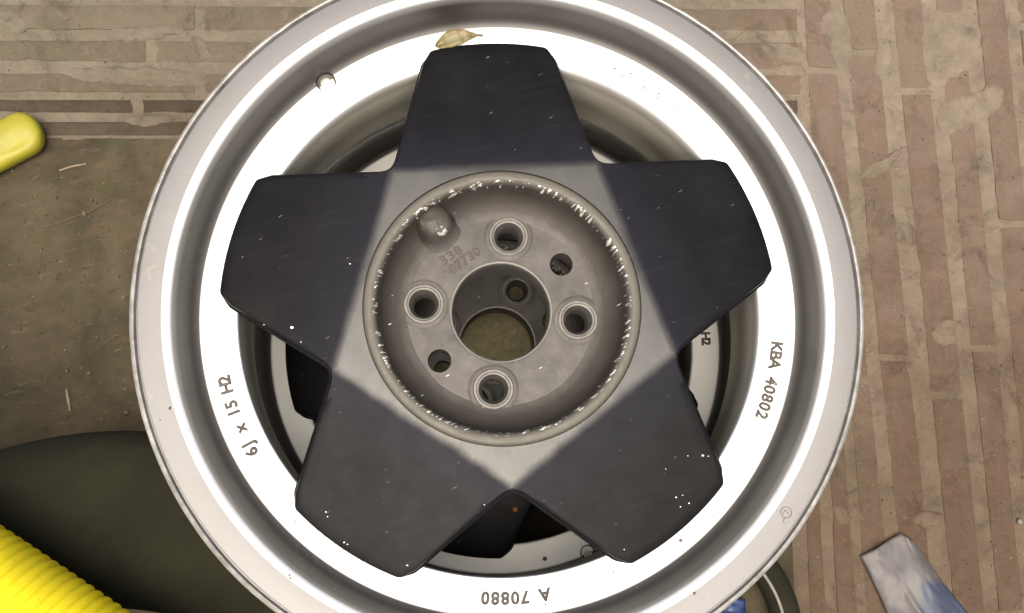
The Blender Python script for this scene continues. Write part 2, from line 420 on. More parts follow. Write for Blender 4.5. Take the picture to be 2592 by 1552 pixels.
# courses running away from the camera on the right: mortar centre lines, (x at y=0, x at y=1552), mortar half width
lines = [(1962, 2040, 13), (2022, 2106, 15), (2118, 2278, 17), (2236, 2392, 24), (2352, 2512, 19), (2455, 2610, 19), (2560, 2712, 17), (2668, 2816, 17), (2780, 2930, 15), (2890, 3040, 15), (3000, 3150, 15), (3120, 3260, 15)]
def lx(l, y): return l[0] + (l[1] - l[0]) * y / 1552
# between the 2nd and 3rd line an extra joint opens toward the bottom
courses = [(0, 1, 1010, 2300), (1, 2, -600, 2300)] + [(i, i + 1, -600, 2300) for i in range(2, len(lines) - 1)]
for ci, (i, j, ya, yb) in enumerate(courses):
    y = ya + (-170 * ((ci * 5) % 3) if ya < 0 else 0)
    while y < yb:
        ln = random.uniform(640, 960); y1 = y + ln
        if i == 1 and y < 0: y1 = 172 + 5; 
        a, b = lines[i], lines[j]; g = 13
        def seg(ya_, yb_, xa, xb):
            brick(U(xa(ya_), ya_), U(xb(ya_), ya_), U(xb(yb_), yb_), U(xa(yb_), yb_))
        if i == 1:                      # a wide course of two thin bricks side by side lower down
            if y > 700:
                mid = lambda q: (lx(a, q) + a[2] + lx(b, q) - b[2]) / 2 - 8
                seg(y + 7, y1 - 7, lambda q: lx(a, q) + a[2], lambda q: mid(q) - 13)
                seg(y + 7, y1 - 7, lambda q: mid(q) + 13, lambda q: lx(b, q) - b[2])
            else:
                seg(y + 7, y1 - 7, lambda q: lx(a, q) + a[2], lambda q: lx(b, q) - b[2])
        else:
            seg(y + 7, y1 - 7, lambda q: lx(a, q) + a[2], lambda q: lx(b, q) - b[2])
        y = y1
# concrete slab to the left, under the wheels
slab_poly = [U(-900, 350), U(1500, 346), U(1950, 348), U(1955, 1010), U(1948, 2300), U(-900, 2300)]
xs0, xs1 = U(-900, 350).x, U(1952, 348).x
ys0, ys1 = U(0, 2300).y, U(0, 349).y
slab = struct(grid_sheet('concrete_slab', xs0, xs1, ys0, ys1, ZG + .0012, .005, .0012, 45, M['slab']))
# smears of mortar lying on the bricks
def blob(name, pts_px, h, mat, parent=None, z=ZG, jit=.0012, ext=None):
    pts = [U(x, y, z) for x, y in pts_px]
    for _ in range(2):
        q = []
        for i in range(len(pts)):
            a, b = pts[i], pts[(i + 1) % len(pts)]; q += [a.lerp(b, .25), a.lerp(b, .75)]
        pts = q
    out = []
    for i in range(len(pts)):
        a, b = pts[i], pts[(i + 1) % len(pts)]
        k = max(2, int((b - a).length / .004))
        for t in range(k):
            p = a.lerp(b, t / k); nn = noise.noise_vector(p * 170)
            out.append(Vector((p.x + nn.x * jit, p.y + nn.y * jit, z)))
    c = sum(out, Vector()) / len(out)
    V = []; n = len(out)
    for f, zz in ((1, -1.6), (.84, .1), (.6, .8), (.3, 1)):
        for p in out:
            q = c.lerp(p, f); V.append((q.x, q.y, z + h * zz + (.0004 * noise.noise(q * 300) if f < 1 else -.0005)))
    V.append((c.x, c.y, z + h))
    Fc = []
    for r in range(3):
        for i in range(n): Fc.append((r * n + i, r * n + (i + 1) % n, (r + 1) * n + (i + 1) % n, (r + 1) * n + i))
    for i in range(n): Fc.append((3 * n + i, 3 * n + (i + 1) % n, 4 * n))
    return mesh_obj(name, V, Fc, mat, parent, 60)
for pts in ([(2075, 25), (2150, 15), (2160, 150), (2130, 180), (2105, 140), (2070, 70)],
            [(2215, 115), (2260, 90), (2262, 205), (2205, 198)],
            [(2335, 30), (2460, 10), (2500, 140), (2470, 165), (2375, 235), (2335, 180)],
            [(2385, 245), (2480, 235), (2510, 205), (2560, 215), (2535, 290), (2460, 310), (2420, 340), (2370, 330)],
            [(2170, 435), (2260, 385), (2285, 370), (2260, 430), (2185, 460)],
            [(2350, 835), (2400, 805), (2440, 808), (2450, 850), (2400, 885), (2365, 872)],
            [(2100, 1270), (2150, 1285), (2155, 1335), (2120, 1330)],
            [(2290, 1300), (2400, 1290), (2380, 1340), (2310, 1330)],
            [(270, 72), (430, 58), (480, 76), (360, 106), (280, 98)],
            [(470, 95), (520, 100), (545, 150), (505, 150)],
            [(300, 290), (440, 284), (430, 318), (320, 322)],
            [(-40, 15), (60, 30), (90, 76), (-40, 95)],
            [(120, 168), (420, 166), (540, 190), (500, 225), (200, 215)],
            [(1900, 105), (2020, 110), (2050, 150), (1980, 165)],
            [(1940, 165), (2030, 160), (2050, 190), (1970, 196)]):
    blob('mortar_smear', pts, .0007, M['mortar'], paving, ZG + .0008, .0030)
lightened_ground = blob('lightened_ground', [(880, 700), (1250, 560), (1560, 700), (1640, 1000), (1450, 1240), (1100, 1290), (860, 1050)], .0030, None, slab, ZG + .001)  # yellowish ground, colour made paler to offset the shade under the wheels
lightened_ground.data.materials.append(M['lightened_ground'])
sm = blob('pale_stain', [(150, 347), (215, 346), (222, 354), (150, 356)], .0008, M['mortar'], slab, ZG + .001)

# ============================================================ ALLOY WHEEL
ZB = -0.0268       # the flat ring between wall and spokes
ZH = -0.0150       # hub face
ANG0 = math.radians(92.6)
R_TIP = .1630
def build_wheel(loc):
    root = empty('alloy_wheel', (loc[0], loc[1], loc[2] - .187))   # base: the back flange; parts keep z=0 at the face
    def par(o): o.parent = root; o.location = (0, 0, .187); return o
    # --- rim: closed profile, machined flange, groove, steep wall, flat ring, barrel, back flange
    prof = [(.2034, -.0004), (.2028, -.0036), (.2018, -.0036), (.2013, -.0003), (.2008, 0), (.1886, 0), (.1881, -.0001), (.1874, -.0004), (.1852, -.0013), (.1845, -.0017),
            (.1840, -.0024), (.1836, -.0040), (.1831, -.0070), (.1815, -.0175), (.1795, -.0232), (.1770, -.0256), (.1745, -.0266), (.1735, ZB),
            (.1560, ZB - .0006), (.1545, ZB - .0010), (.1537, ZB - .0020), (.1534, ZB - .0045), (.1560, -.046), (.1585, -.060), (.1590, -.085),
            (.1605, -.088), (.1625, -.118), (.1660, -.134), (.1770, -.148), (.1850, -.156), (.1888, -.164), (.1900, -.172), (.1908, -.183), (.1935, -.187), (.2010, -.187), (.2045, -.184),
            (.2045, -.180), (.1990, -.1765), (.1965, -.170), (.1948, -.156), (.1895, -.146), (.1800, -.134), (.1720, -.112), (.1705, -.082), (.1750, -.060),
            (.1850, -.040), (.1905, -.034), (.1925, -.022), (.1940, -.014), (.1990, -.0105), (.2040, -.0100), (.2060, -.0078), (.2066, -.0048), (.2062, -.0022), (.2052, -.0006), (.2042, 0)]
    V, Fc = lathe(prof, 288)
    # dents and nicks of the flange edge
    V2 = []
    for x, y, z in V:
        r = math.hypot(x, y)
        if r > .2012 and z > -.012:
            n1 = noise.noise(Vector((x * 90, y * 90, 3))); k = 1 - max(0, n1 - .25) * .0022 + .0008 * noise.noise(Vector((x * 25, y * 25, 8))) - .0004
            x, y = x * k, y * k; z -= max(0, noise.noise(Vector((x * 160, y * 160, 1))) - .35) * .0012
        V2.append((x, y, z))
    rim = mesh_obj('rim', V2, Fc, M['silver'], None, 28)
    # valve hole: a round pocket bored through ring and wall foot
    va = math.radians(127.3); vc = Vector((.1738 * math.cos(va), .1738 * math.sin(va), 0))
    def cut(target, c, r, z0, z1, seg=40):
        pv, pf = lathe([(0.00001, z1), (r, z1), (r, z0), (0.00001, z0)], seg, False, c.x, c.y)
        bm = bmesh.new()
        top = [bm.verts.new((c.x + r * math.cos(2 * PI * i / seg), c.y + r * math.sin(2 * PI * i / seg), z1)) for i in range(seg)]
        bot = [bm.verts.new((v.co.x, v.co.y, z0)) for v in top]
        bm.faces.new(top); bm.faces.new(bot[::-1])
        for i in range(seg): bm.faces.new((top[i], bot[i], bot[(i + 1) % seg], top[(i + 1) % seg]))
        bmesh.ops.recalc_face_normals(bm, faces=bm.faces)
        me = bpy.data.meshes.new('cutter'); bm.to_mesh(me); bm.free()
        co = bpy.data.objects.new('cutter', me); COL.objects.link(co)
        md = target.modifiers.new('b', 'BOOLEAN'); md.operation = 'DIFFERENCE'; md.solver = 'EXACT'; md.object = co
        dg = bpy.context.evaluated_depsgraph_get()
        nm = bpy.data.meshes.new_from_object(target.evaluated_get(dg))
        target.modifiers.clear(); old = target.data; target.data = nm
        bpy.data.objects.remove(co); bpy.data.meshes.remove(me); bpy.data.meshes.remove(old)
    cut(rim, vc, .0062, -.0302, .01)
    cut(rim, vc + Vector((-.0006, .0012, 0)), .0034, -.0345, .01)
    rim.data.name = 'rim'
    rim.data.set_sharp_from_angle(angle=math.radians(28))
    par(rim)
    pocket = lathe([(.0061, -.0306), (.0061, -.0298), (.0054, -.0296), (.0048, -.0300), (.0048, -.0306)], 32, True, vc.x, vc.y)
    par(mesh_obj('valve_seat', *pocket, M['seat'], None, 40))

    # --- the five spokes: a plane folding down from the hub's pentagon
    n0x, n0y = .0600, .0826                        # notch corner before rounding
    half = [(n0x, n0y), (.0402, .1510), (.0352, .1585)]
    arc = []
    a1 = math.asin(.0352 / R_TIP)
    tip = [(R_TIP * math.sin(a1 * t), R_TIP * math.cos(a1 * t)) for t in [k / 6 for k in range(6, -7, -1)]]
    poly = half[:2] + tip + [(-x, y) for x, y in half[:2][::-1]]
    radii = [0, .006] + [.0045] + [0] * 11 + [.0045] + [.006, 0]
    # widen to include centre so the fillet routine sees a closed outline
    pl = [(0, 0)] + poly; rr = [0] + radii
    out = fillet(pl, rr, 5)[1:]
    # round the notch: extend both ends along the neighbour bisector
    nb = math.radians(36); depth = .0022
    def rot(p, a): return (p[0] * math.cos(a) - p[1] * math.sin(a), p[0] * math.sin(a) + p[1] * math.cos(a))
    side = Vector(out[1]) - Vector(out[0]); side.normalize()
    s0 = Vector(out[0]) + side * .0092
    nr = math.hypot(n0x, n0y) + .0026
    e0 = Vector((nr * math.sin(nb), nr * math.cos(nb)))
    ctrl = Vector(out[0]) + side * .0043
    curve = [e0 * (1 - t) ** 2 + ctrl * 2 * t * (1 - t) + s0 * t ** 2 for t in (0, .2, .4, .6, .8, 1)]
    left = [(-c.x, c.y) for c in curve][::-1]
    outline = [tuple(c) for c in curve] + out[1:-1] + left     # from +36 deg to -36 deg
    # densify
    dense = []
    for i in range(len(outline) - 1):
        a, b = Vector(outline[i]), Vector(outline[i + 1]); k = max(1, int((b - a).length / .004))
        for t in range(k): dense.append(a.lerp(b, t / k))
    dense.append(Vector(outline[-1]))
    A = .0812                                       # apothem of the pentagon
    SL = .088
    def zs(p):                                      # height over the spoke plane, the crease slightly softened
        d = p.y - A
        return ZH - SL * (math.sqrt(d * d + .0030 ** 2) + d) / 2 - (.0 if d > 0 else 0)
    for k in range(5):
        aa = ANG0 - PI / 2 + k * 2 * PI / 5
        V = []; Fc = []; nrm = len(dense)
        rings = [('t', 0), ('t', .04), ('t', .1), ('t', .25), ('t', .5), ('t', .75), ('t', .93)]
        allr = []
        for kind, t in rings:
            row = []
            for p in dense:
                phi = math.atan2(p.x, p.y); rc = A / math.cos(phi); q = Vector((rc * math.sin(phi), rc * math.cos(phi)))
                pin = p.lerp(Vector((0, .09)), .012) if 0 < dense.index(p) < nrm - 1 else p * .985
                g = q.lerp(pin, t); row.append(Vector((g.x, g.y, zs(g))))
            allr.append(row)
        norms = []
        for i, p in enumerate(dense):
            a, b = dense[max(0, i - 1)], dense[min(nrm - 1, i + 1)]
            t = (b - a).normalized(); nv = Vector((-t.y, t.x))
            if nv.dot(p - Vector((0, .05))) < 0: nv = -nv
            if i in (0, nrm - 1): nv = p.normalized()
            norms.append(nv)
        for off, dz, fixz in ((-.0016, -.0001, None), (-.0006, -.0005, None), (0, -.0015, None), (.0001, -.0052, None), (.0014, -.0060, None), (.0017, None, -.0520)):
            row = []
            for p, nv in zip(dense, norms):
                g = p + nv * off; z = fixz if fixz is not None else zs(p) + dz
                row.append(Vector((g.x, g.y, z)))
            allr.append(row)
        base_rows = len(allr)
        for row in allr:
            for v in row:
                x, y = rot((v.x, v.y), aa); V.append((x, y, v.z))
        for r in range(base_rows - 1):
            for i in range(nrm - 1): Fc.append((r * nrm + i, r * nrm + i + 1, (r + 1) * nrm + i + 1, (r + 1) * nrm + i))
        # underside
        c = rot((0, .095), aa); V.append((c[0], c[1], -.0520)); ci = len(V) - 1; rb = (base_rows - 1) * nrm
        for i in range(nrm - 1): Fc.append((rb + i, rb + i + 1, ci))
        par(mesh_obj('spoke', V, Fc, M['star'], None, 35))
    # --- hub: pentagon face
    nph = 180; V = []; Fc = []
    for i in range(nph):
        ph = ANG0 + PI / 5 + 2 * PI * i / nph; rel = ((ph - (ANG0)) + PI / 5) % (2 * PI / 5) - PI / 5
        rc = A / math.cos(rel); 
        for f in (0, .5, 1):
            r = .0803 + (rc - .0803) * f
            z = ZH - (SL * .0011 * f ** 3)
            V.append((r * math.cos(ph), r * math.sin(ph), z))
        V.append(((rc) * math.cos(ph), (rc) * math.sin(ph), -.05)); V.append((.0803 * math.cos(ph), .0803 * math.sin(ph), -.05))
    for i in range(nph):
        j = (i + 1) % nph
        for k in range(5):
            l = (k + 1) % 5; Fc.append((i * 5 + k, j * 5 + k, j * 5 + l, i * 5 + l))
    par(mesh_obj('hub_face', V, Fc, M['star'], None, 35))
    # --- hub bowl
    ZP = -.0405
    prof = [(.0803, ZH - .0012), (.0797, ZH - .0006), (.0793, ZH + .0006), (.0782, ZH + .0012), (.0757, ZH + .0013), (.0742, ZH + .0009), (.0732, ZH - .0002), (.0728, ZH - .0020),
            (.0722, -.0200), (.0712, -.0280), (.0688, -.0335), (.0650, -.0368), (.0605, -.0390), (.0570, ZP + .0004), (.0562, ZP),
            (.0562, -.060), (.0803, -.060)]
    V, Fc = lathe(prof, 200)
    V2 = []
    for x, y, z in V:
        r = math.hypot(x, y)
        if .072 < r < .0792 and z > -.03:
            nn = noise.noise(Vector((x * 260, y * 260, 0))) + .5 * noise.noise(Vector((x * 600, y * 600, 5)))
            if r < .0752: z += nn * .0009; k = 1 + nn * .004; x, y = x * k, y * k
            else: z += nn * .00025
        V2.append((x, y, z))
    par(mesh_obj('hub_bowl', V2, Fc, M['hub'], None, 50))
    # --- mounting plate with holes
    loops = []; bolt_a = [math.radians(-6 + 90 * k) for k in range(4)]; RB = .0465
    def circle(cx, cy, r, n): return [(cx + r * math.cos(2 * PI * i / n), cy + r * math.sin(2 * PI * i / n)) for i in range(n)]
    holes = [(0, 0, .0294, 72)] + [(RB * math.cos(a), RB * math.sin(a), .0118, 40) for a in bolt_a]
    holes += [(.0470 * math.cos(math.radians(x)), .0470 * math.sin(math.radians(x)), .0070, 32) for x in (38.5, 218.5)]
    vs_, ed = [], []
    for (cx, cy, r, n) in [(0, 0, .0574, 120)] + holes:
        b = len(vs_); vs_ += [Vector(p) for p in circle(cx, cy, r, n)]; ed += [(b + i, b + (i + 1) % n) for i in range(n)]
    for i in range(500):                            # interior points so the face can undulate
        a, r = random.uniform(0, 2 * PI), math.sqrt(random.uniform(.031 ** 2, .056 ** 2))
        p = (r * math.cos(a), r * math.sin(a))
        if all(math.hypot(p[0] - h[0], p[1] - h[1]) > h[2] + .0012 for h in holes[1:]): vs_.append(Vector(p))
    rv, re, rf, _, _, _ = delaunay_2d_cdt(vs_, ed, [], 0, 1e-7)
    tris = []
    for f in rf:
        c = sum((rv[i] for i in f), Vector((0, 0))) / len(f)
        if c.length < .0574 and all((c - Vector((h[0], h[1]))).length > h[2] * .999 for h in holes): tris.append(tuple(f))
    def zpl(p):
        return ZP + .00035 * noise.noise(Vector((p.x * 60, p.y * 60, 0)))
    V = [(p.x, p.y, zpl(p)) for p in rv] + [(p.x, p.y, -.060) for p in rv]; nv = len(rv)
    Fc = list(tris) + [tuple(i + nv for i in f[::-1]) for f in tris]
    from collections import Counter
    ec = Counter()
    for f in tris:
        for i in range(3): ec[tuple(sorted((f[i], f[(i + 1) % 3])))] += 1
    for (a, b), n_ in ec.items():
        if n_ == 1: Fc.append((a, b, b + nv, a + nv))
    plate = par(mesh_obj('mounting_plate', V, Fc, M['hub'], None, 35))
    def sub(o, p=plate): o.parent = p; return o
    # bore rim and bolt seats
    sub(mesh_obj('centre_bore', *lathe([(.0312, ZP - .0004), (.0308, ZP + .0007), (.0298, ZP + .0006), (.0291, ZP - .0012), (.0287, ZP - .006), (.0287, -.061), (.0300, -.061)], 96), M['seat'], None, 40))
    for a in bolt_a:
        prof = [(.0122, ZP - .001), (.0122, ZP + .0006), (.0116, ZP + .0010), (.0104, ZP + .0010), (.0098, ZP + .0006), (.0092, ZP + .0006), (.0088, ZP + .0004),
                (.0070, ZP - .0042), (.0067, ZP - .0060), (.0066, -.060), (.0122, -.060)]
        sub(mesh_obj('bolt_seat', *lathe(prof, 48, True, RB * math.cos(a), RB * math.sin(a)), M['seat'], None, 30))
    for a in bolt_a:                                # raised land round each seat, drawn out toward the wall
        V, Fc = lathe([(.0121, ZP - .001), (.0121, ZP + .0004), (.0146, ZP + .0004), (.0156, ZP - .0004), (.0156, ZP - .002)], 48)
        ca, sa = math.cos(a), math.sin(a); V2 = []
        for x, y, z in V:
            rr_ = math.hypot(x, y)
            if rr_ > .013 and x > 0: x *= 1 + .22 * (x / rr_) ** 6
            V2.append((RB * ca + x * ca - y * sa, RB * sa + x * sa + y * ca, z))
        sub(mesh_obj('seat_land', V2, Fc, M['hub'], None, 50))
    # the boss grown out of the bowl's wall, its top broken open
    ba = math.radians(127.5); bc = Vector((.0655 * math.cos(ba), .0655 * math.sin(ba), 0))
    prof = [(.00001, -.0205), (.0045, -.0206), (.0078, -.0214), (.0096, -.0236), (.0104, -.0275), (.0112, -.034), (.0135, -.0392), (.0175, -.0412), (.0175, -.050), (.00001, -.050)]
    V, Fc = lathe(prof, 48, False, bc.x, bc.y)
    V = [(x + .0006 * noise.noise(Vector((x * 200, y * 200, z * 200))), y, z + (.0012 * noise.noise(Vector((x * 190, y * 190, 2))) if z > -.03 else 0)) for x, y, z in V]
    boss = sub(mesh_obj('boss', V, Fc, M['hub'], None, 50))
    cp = bc + Vector((.0040, -.0062, 0))
    V = []; Fc = []
    for i in range(14):
        a = 2 * PI * i / 14; rr_ = .0040 * (1 + .35 * noise.noise(Vector((i * .9, 2, 0))))
        V.append((cp.x + rr_ * math.cos(a), cp.y + .75 * rr_ * math.sin(a), -.0234)); V.append((cp.x + .8 * rr_ * math.cos(a), cp.y + .6 * rr_ * math.sin(a), -.0200 - .0011 * (i % 3)))
    V.append((cp.x, cp.y, -.0222))
    for i in range(14):
        j = (i + 1) % 14; Fc.append((2 * i, 2 * j, 2 * j + 1, 2 * i + 1)); Fc.append((2 * i + 1, 2 * j + 1, 28))
    sub(mesh_obj('broken_tip', V, Fc, M['chip'], None, 10), boss)
    # --- lettering: outlines of raised characters, read clockwise, tops outward
    def glyph(ch, size, bev, fill='NONE'):
        cu = bpy.data.curves.new('t', 'FONT'); cu.body = ch; cu.size = size; cu.align_x = 'CENTER'; cu.align_y = 'CENTER'
        cu.fill_mode = fill; cu.bevel_depth = bev; cu.bevel_resolution = 1; cu.resolution_u = 4
        if fill != 'NONE': cu.extrude = .0004
        o = bpy.data.objects.new('t', cu); COL.objects.link(o)
        me = bpy.data.meshes.new_from_object(o.evaluated_get(bpy.context.evaluated_depsgraph_get()))
        vv = [v.co.copy() for v in me.vertices]; ff = [tuple(p.vertices) for p in me.polygons]
        bpy.data.objects.remove(o); bpy.data.curves.remove(cu); bpy.data.meshes.remove(me)
        return vv, ff
    def arc_text(txt, r, mid_deg, size, step_deg, wide=1.0):
        V, Fc = [], []; n = len(txt)
        for i, ch in enumerate(txt):
            if ch == ' ': continue
            a = math.radians(mid_deg - (i - (n - 1) / 2) * step_deg)
            vv, ff = glyph(ch, size, .00044)
            b = len(V)
            for v in vv:
                px, py = v.x * wide, v.y
                lx_, ly_ = rot((px, py), a - PI / 2)
                V.append((lx_ + r * math.cos(a), ly_ + r * math.sin(a), ZB - .0001 + v.z))
            Fc += [tuple(b + q for q in f) for f in ff]
        return par(mesh_obj('cast_lettering', V, Fc, M['ink'], None, 40))
    arc_text('KBA 40802', .1640, -15.2, .0095, 1.82)
    arc_text('A 70880', .1640, -87.8, .0095, 1.95)
    arc_text('6J x 15 H2', .1640, 202.2, .0095, 1.72)
    # the inscription at the upper right: overexposure is modelled by leaving only a few strokes
    V, Fc = [], []
    for (d, rr_, ln, an) in ((64.5, .1655, .0035, .35), (62.8, .1635, .0025, 1.8), (61.2, .1668, .0022, 0), (57.3, .1640, .0050, .9), (54.0, .1648, .0030, .3), (53.6, .1625, .0026, 1.0), (50.2, .1660, .0014, .5), (49.4, .1632, .0034, .8)):
        a = math.radians(d); c = Vector((rr_ * math.cos(a), rr_ * math.sin(a))); u = Vector((math.cos(an), math.sin(an))) * ln / 2; v = Vector((-u.y, u.x)).normalized() * .0004
        b = len(V)
        for s_, t_ in ((-1, -1), (1, -.6), (1, .6), (-1, 1)):
            p = c + u * s_ + v * t_; V.append((p.x, p.y, ZB + .0002))
        for s_, t_ in ((-1, -1), (1, -.6), (1, .6), (-1, 1)):
            p = c + (u * s_ + v * t_) * 1.1; V.append((p.x, p.y, ZB - .0004))
        Fc += [(b, b + 1, b + 2, b + 3)] + [(b + i, b + (i + 1) % 4, b + 4 + (i + 1) % 4, b + 4 + i) for i in range(4)]
    par(mesh_obj('washed_out_lettering', V, Fc, M['ink']))
    # stamped lines on the plate, beside the boss
    V, Fc = [], []
    for line, (cx, cy), st in (('338', (-.0300, .0345), .0052), ('07730', (-.0218, .0315), .0045)):
        for i, ch in enumerate(line):
            vv, ff = glyph(ch, .0082, .0002, 'BOTH'); ta = math.radians(37); k = i - (len(line) - 1) / 2; b = len(V)
            for v in vv:
                x, y = rot((v.x + k * st, v.y), ta); V.append((cx + x, cy + y, ZP + .0001 + v.z * .6))
            Fc += [tuple(b + q for q in f) for f in ff]
    sub(mesh_obj('stamped_number', V, Fc, M['ink2'], None, 40))
    return root

wheel = build_wheel((0, 0, 0))
tag(wheel, 'silver alloy wheel with a black five-spoke star, lying face up on top of another wheel', 'wheel', 'stacked alloy wheels')
wheel2 = wheel.copy(); COL.objects.link(wheel2)
wheel2.location = (.0048, .0014, -.187 - PITCH); wheel2.rotation_euler = (0, 0, math.radians(-194.4))
for ch in list(wheel.children):
    c = ch.copy(); COL.objects.link(c); c.parent = wheel2
    for g in ch.children:
        d = g.copy(); COL.objects.link(d); d.parent = c
        for h in g.children:
            e = h.copy(); COL.objects.link(e); e.parent = d
tag(wheel2, 'matching alloy wheel underneath, on the ground, seen through the openings of the upper one', 'wheel', 'stacked alloy wheels')

# small round inspection stamp on the flange (lower right), only on the upper wheel
def small_stamp():
    p = U(1990, 1297, .0001); V, Fc = [], []
    def stroke(pts, w_):
        b = len(V)
        for i, q in enumerate(pts):
            a = pts[max(0, i - 1)]; c = pts[min(len(pts) - 1, i + 1)]; t = (c - a).normalized(); nn = Vector((-t.y, t.x)) * w_
            V.append((p.x + q.x + nn.x, p.y + q.y + nn.y, .00045)); V.append((p.x + q.x - nn.x, p.y + q.y - nn.y, .00045))
        for i in range(len(pts) - 1): Fc.append((b + 2 * i, b + 2 * i + 1, b + 2 * i + 3, b + 2 * i + 2))
    stroke([Vector((.0030 * math.cos(a * PI / 12), .0030 * math.sin(a * PI / 12))) for a in range(0, 25)], .00014)
    stroke([Vector((-.002, -.001)), Vector((-.0004, .0014)), Vector((.0014, -.0012))], .00014)
    stroke([Vector((-.001, -.0028)), Vector((-.0022, -.0052)), Vector((-.0005, -.0058))], .00012)
    o = mesh_obj('inspection_stamp', V, Fc, M['ink']); o.parent = wheel; o.location = (0, 0, .187); return o
small_stamp()

# chips and specks in the spokes' paint, where the photograph shows them (image x, y, size)
def flake_mesh(items, zf, mat, name):
    V, Fc = [], []
    for (px, py, s) in items:
        z = zf(px, py); c = U(px, py, z); n = 7; b = len(V); r = s / 4400 / 2.4
        off = random.random() * 9
        for i in range(n):
            a = 2 * PI * i / n; k = r * (1 + .45 * noise.noise(Vector((i * 1.3, off, 0)))); V.append((c.x + k * math.cos(a), c.y + .7 * k * math.sin(a), c.z - .0006))
        for i in range(n):
            a = 2 * PI * i / n; k = r * .6 * (1 + .4 * noise.noise(Vector((i * 1.3, off, 3)))); V.append((c.x + k * math.cos(a), c.y + .7 * k * math.sin(a), c.z + .0003))
        Fc.append(tuple(b + n + i for i in range(n)))
        for i in range(n): Fc.append((b + i, b + (i + 1) % n, b + n + (i + 1) % n, b + n + i))
    return mesh_obj(name, V, Fc, mat)
def z_spoke(px, py):
    z = ZH - .004
    for _ in range(3):
        p = U(px, py, z); ph = math.atan2(p.y, p.x); rel = ((ph - ANG0) + PI / 5) % (2 * PI / 5) - PI / 5
        d = p.length * 0 + math.hypot(p.x, p.y) * math.cos(rel) - .0812
        z = ZH - .088 * max(0, d)
    return z
o = flake_mesh([(739, 829, 17), (668, 822, 6), (762, 866, 6), (1031, 1431, 8), (825, 1296, 7), (829, 1308, 6), (871, 1373, 8), (880, 1378, 6), (1711, 1259, 9),
                (1744, 1274, 8), (1722, 1283, 7), (1728, 1254, 6), (1580, 1391, 6), (1779, 1153, 12), (1793, 1155, 7), (1741, 1154, 6), (1685, 1187, 5), (1305, 840, 4),
                (1226, 1278, 5), (614, 651, 4), (886, 668, 9)], z_spoke, M['chip'], 'paint_chips'); o['kind'] = 'stuff'
o.parent = wheel; o.location = (0, 0, .187)

# ============================================================ debris on the wheels
def crumbs():
    V, Fc = [], []
    def lump(c, r):
        b = len(V)
        for a in range(5):
            k = r * random.uniform(.6, 1.2); V.append((c.x + k * math.cos(a * 1.257), c.y + k * math.sin(a * 1.257), c.z - .0001))
        V.append((c.x, c.y, c.z + r * .8))
        for a in range(5): Fc.append((b + a, b + (a + 1) % 5, b + 5))
    z = ZB - .0003
    for _ in range(170):       # soil caught along the feet of the two lower spokes
        t = random.random()
        if random.random() < .5: px, py = 735 + 275 * t, 1285 + 180 * t ** .9
        else: px, py = 1585 + 200 * t, 1440 - 150 * t ** 1.1
        px += random.gauss(0, 6); py += abs(random.gauss(0, 7)) + 10
        lump(U(px, py, z), random.uniform(.0002, .0006))
    for _ in range(40):
        a = random.uniform(-2.6, -.5); r = random.uniform(.156, .172); lump(Vector((r * math.cos(a), r * math.sin(a), z)), random.uniform(.0002, .0005))
    for px, py, s in ((747, 1320, .0009), (1805, 1308, .0012), (1756, 1367, .0008), (1381, 1531, .0009), (1649, 1437, .0009), (1553, 1447, .0008), (648, 1128, .0006)): lump(U(px, py, z), s)
    for px, py, s in ((430, 1033, .0012), (405, 1063, .0007), (2000, 955, .0006), (2022, 1300, .0005), (1757, 1502, .0012), (735, 1464, .0007), (732, 1456, .0006), (1943, 1262, .0007)): lump(U(px, py, .0), s)
    for _ in range(60):
        a = random.uniform(-3.1, 3.1); r = random.uniform(.188, .2005); lump(Vector((r * math.cos(a), r * math.sin(a), 0)), random.uniform(.00012, .0003))
    return mesh_obj('soil_crumbs', V, Fc, M['crumb'])
tag(crumbs(), 'dark soil crumbs scattered on the silver ring at the feet of the black spokes', 'soil', kind='stuff')

def pebble(px, py, z, r, mat, label, name='grit_grain'):
    bm = bmesh.new(); bmesh.ops.create_icosphere(bm, subdivisions=2, radius=r)
    for v in bm.verts: v.co *= 1 + .3 * noise.noise(v.co * 700 + Vector((px, py, 0))); v.co.z *= .6
    me = bpy.data.meshes.new(name); bm.to_mesh(me); bm.free()
    o = link(name, me, mat, None, 60); p = U(px, py, z); o.location = (p.x, p.y, z + r * .4); return tag(o, label, 'grit')
pebble(1723, 1368, ZB, .0011, M['red'], 'small reddish grain on the silver ring below the lower right spoke')
pebble(1304, 1289, ZH - PITCH - .004, .0021, M['orange'], 'tiny orange flake on the lower wheel below the bottom notch of the star', 'rust_flake')
pebble(1379, 1414, ZB - PITCH, .0017, M['red'], 'round brownish grain on the ring of the lower wheel, seen through the bottom opening')
pebble(2580, 1320, ZG + .001, .0026, M['white'], 'pale angular stone chip on the bricks by the right edge', 'stone_chip')

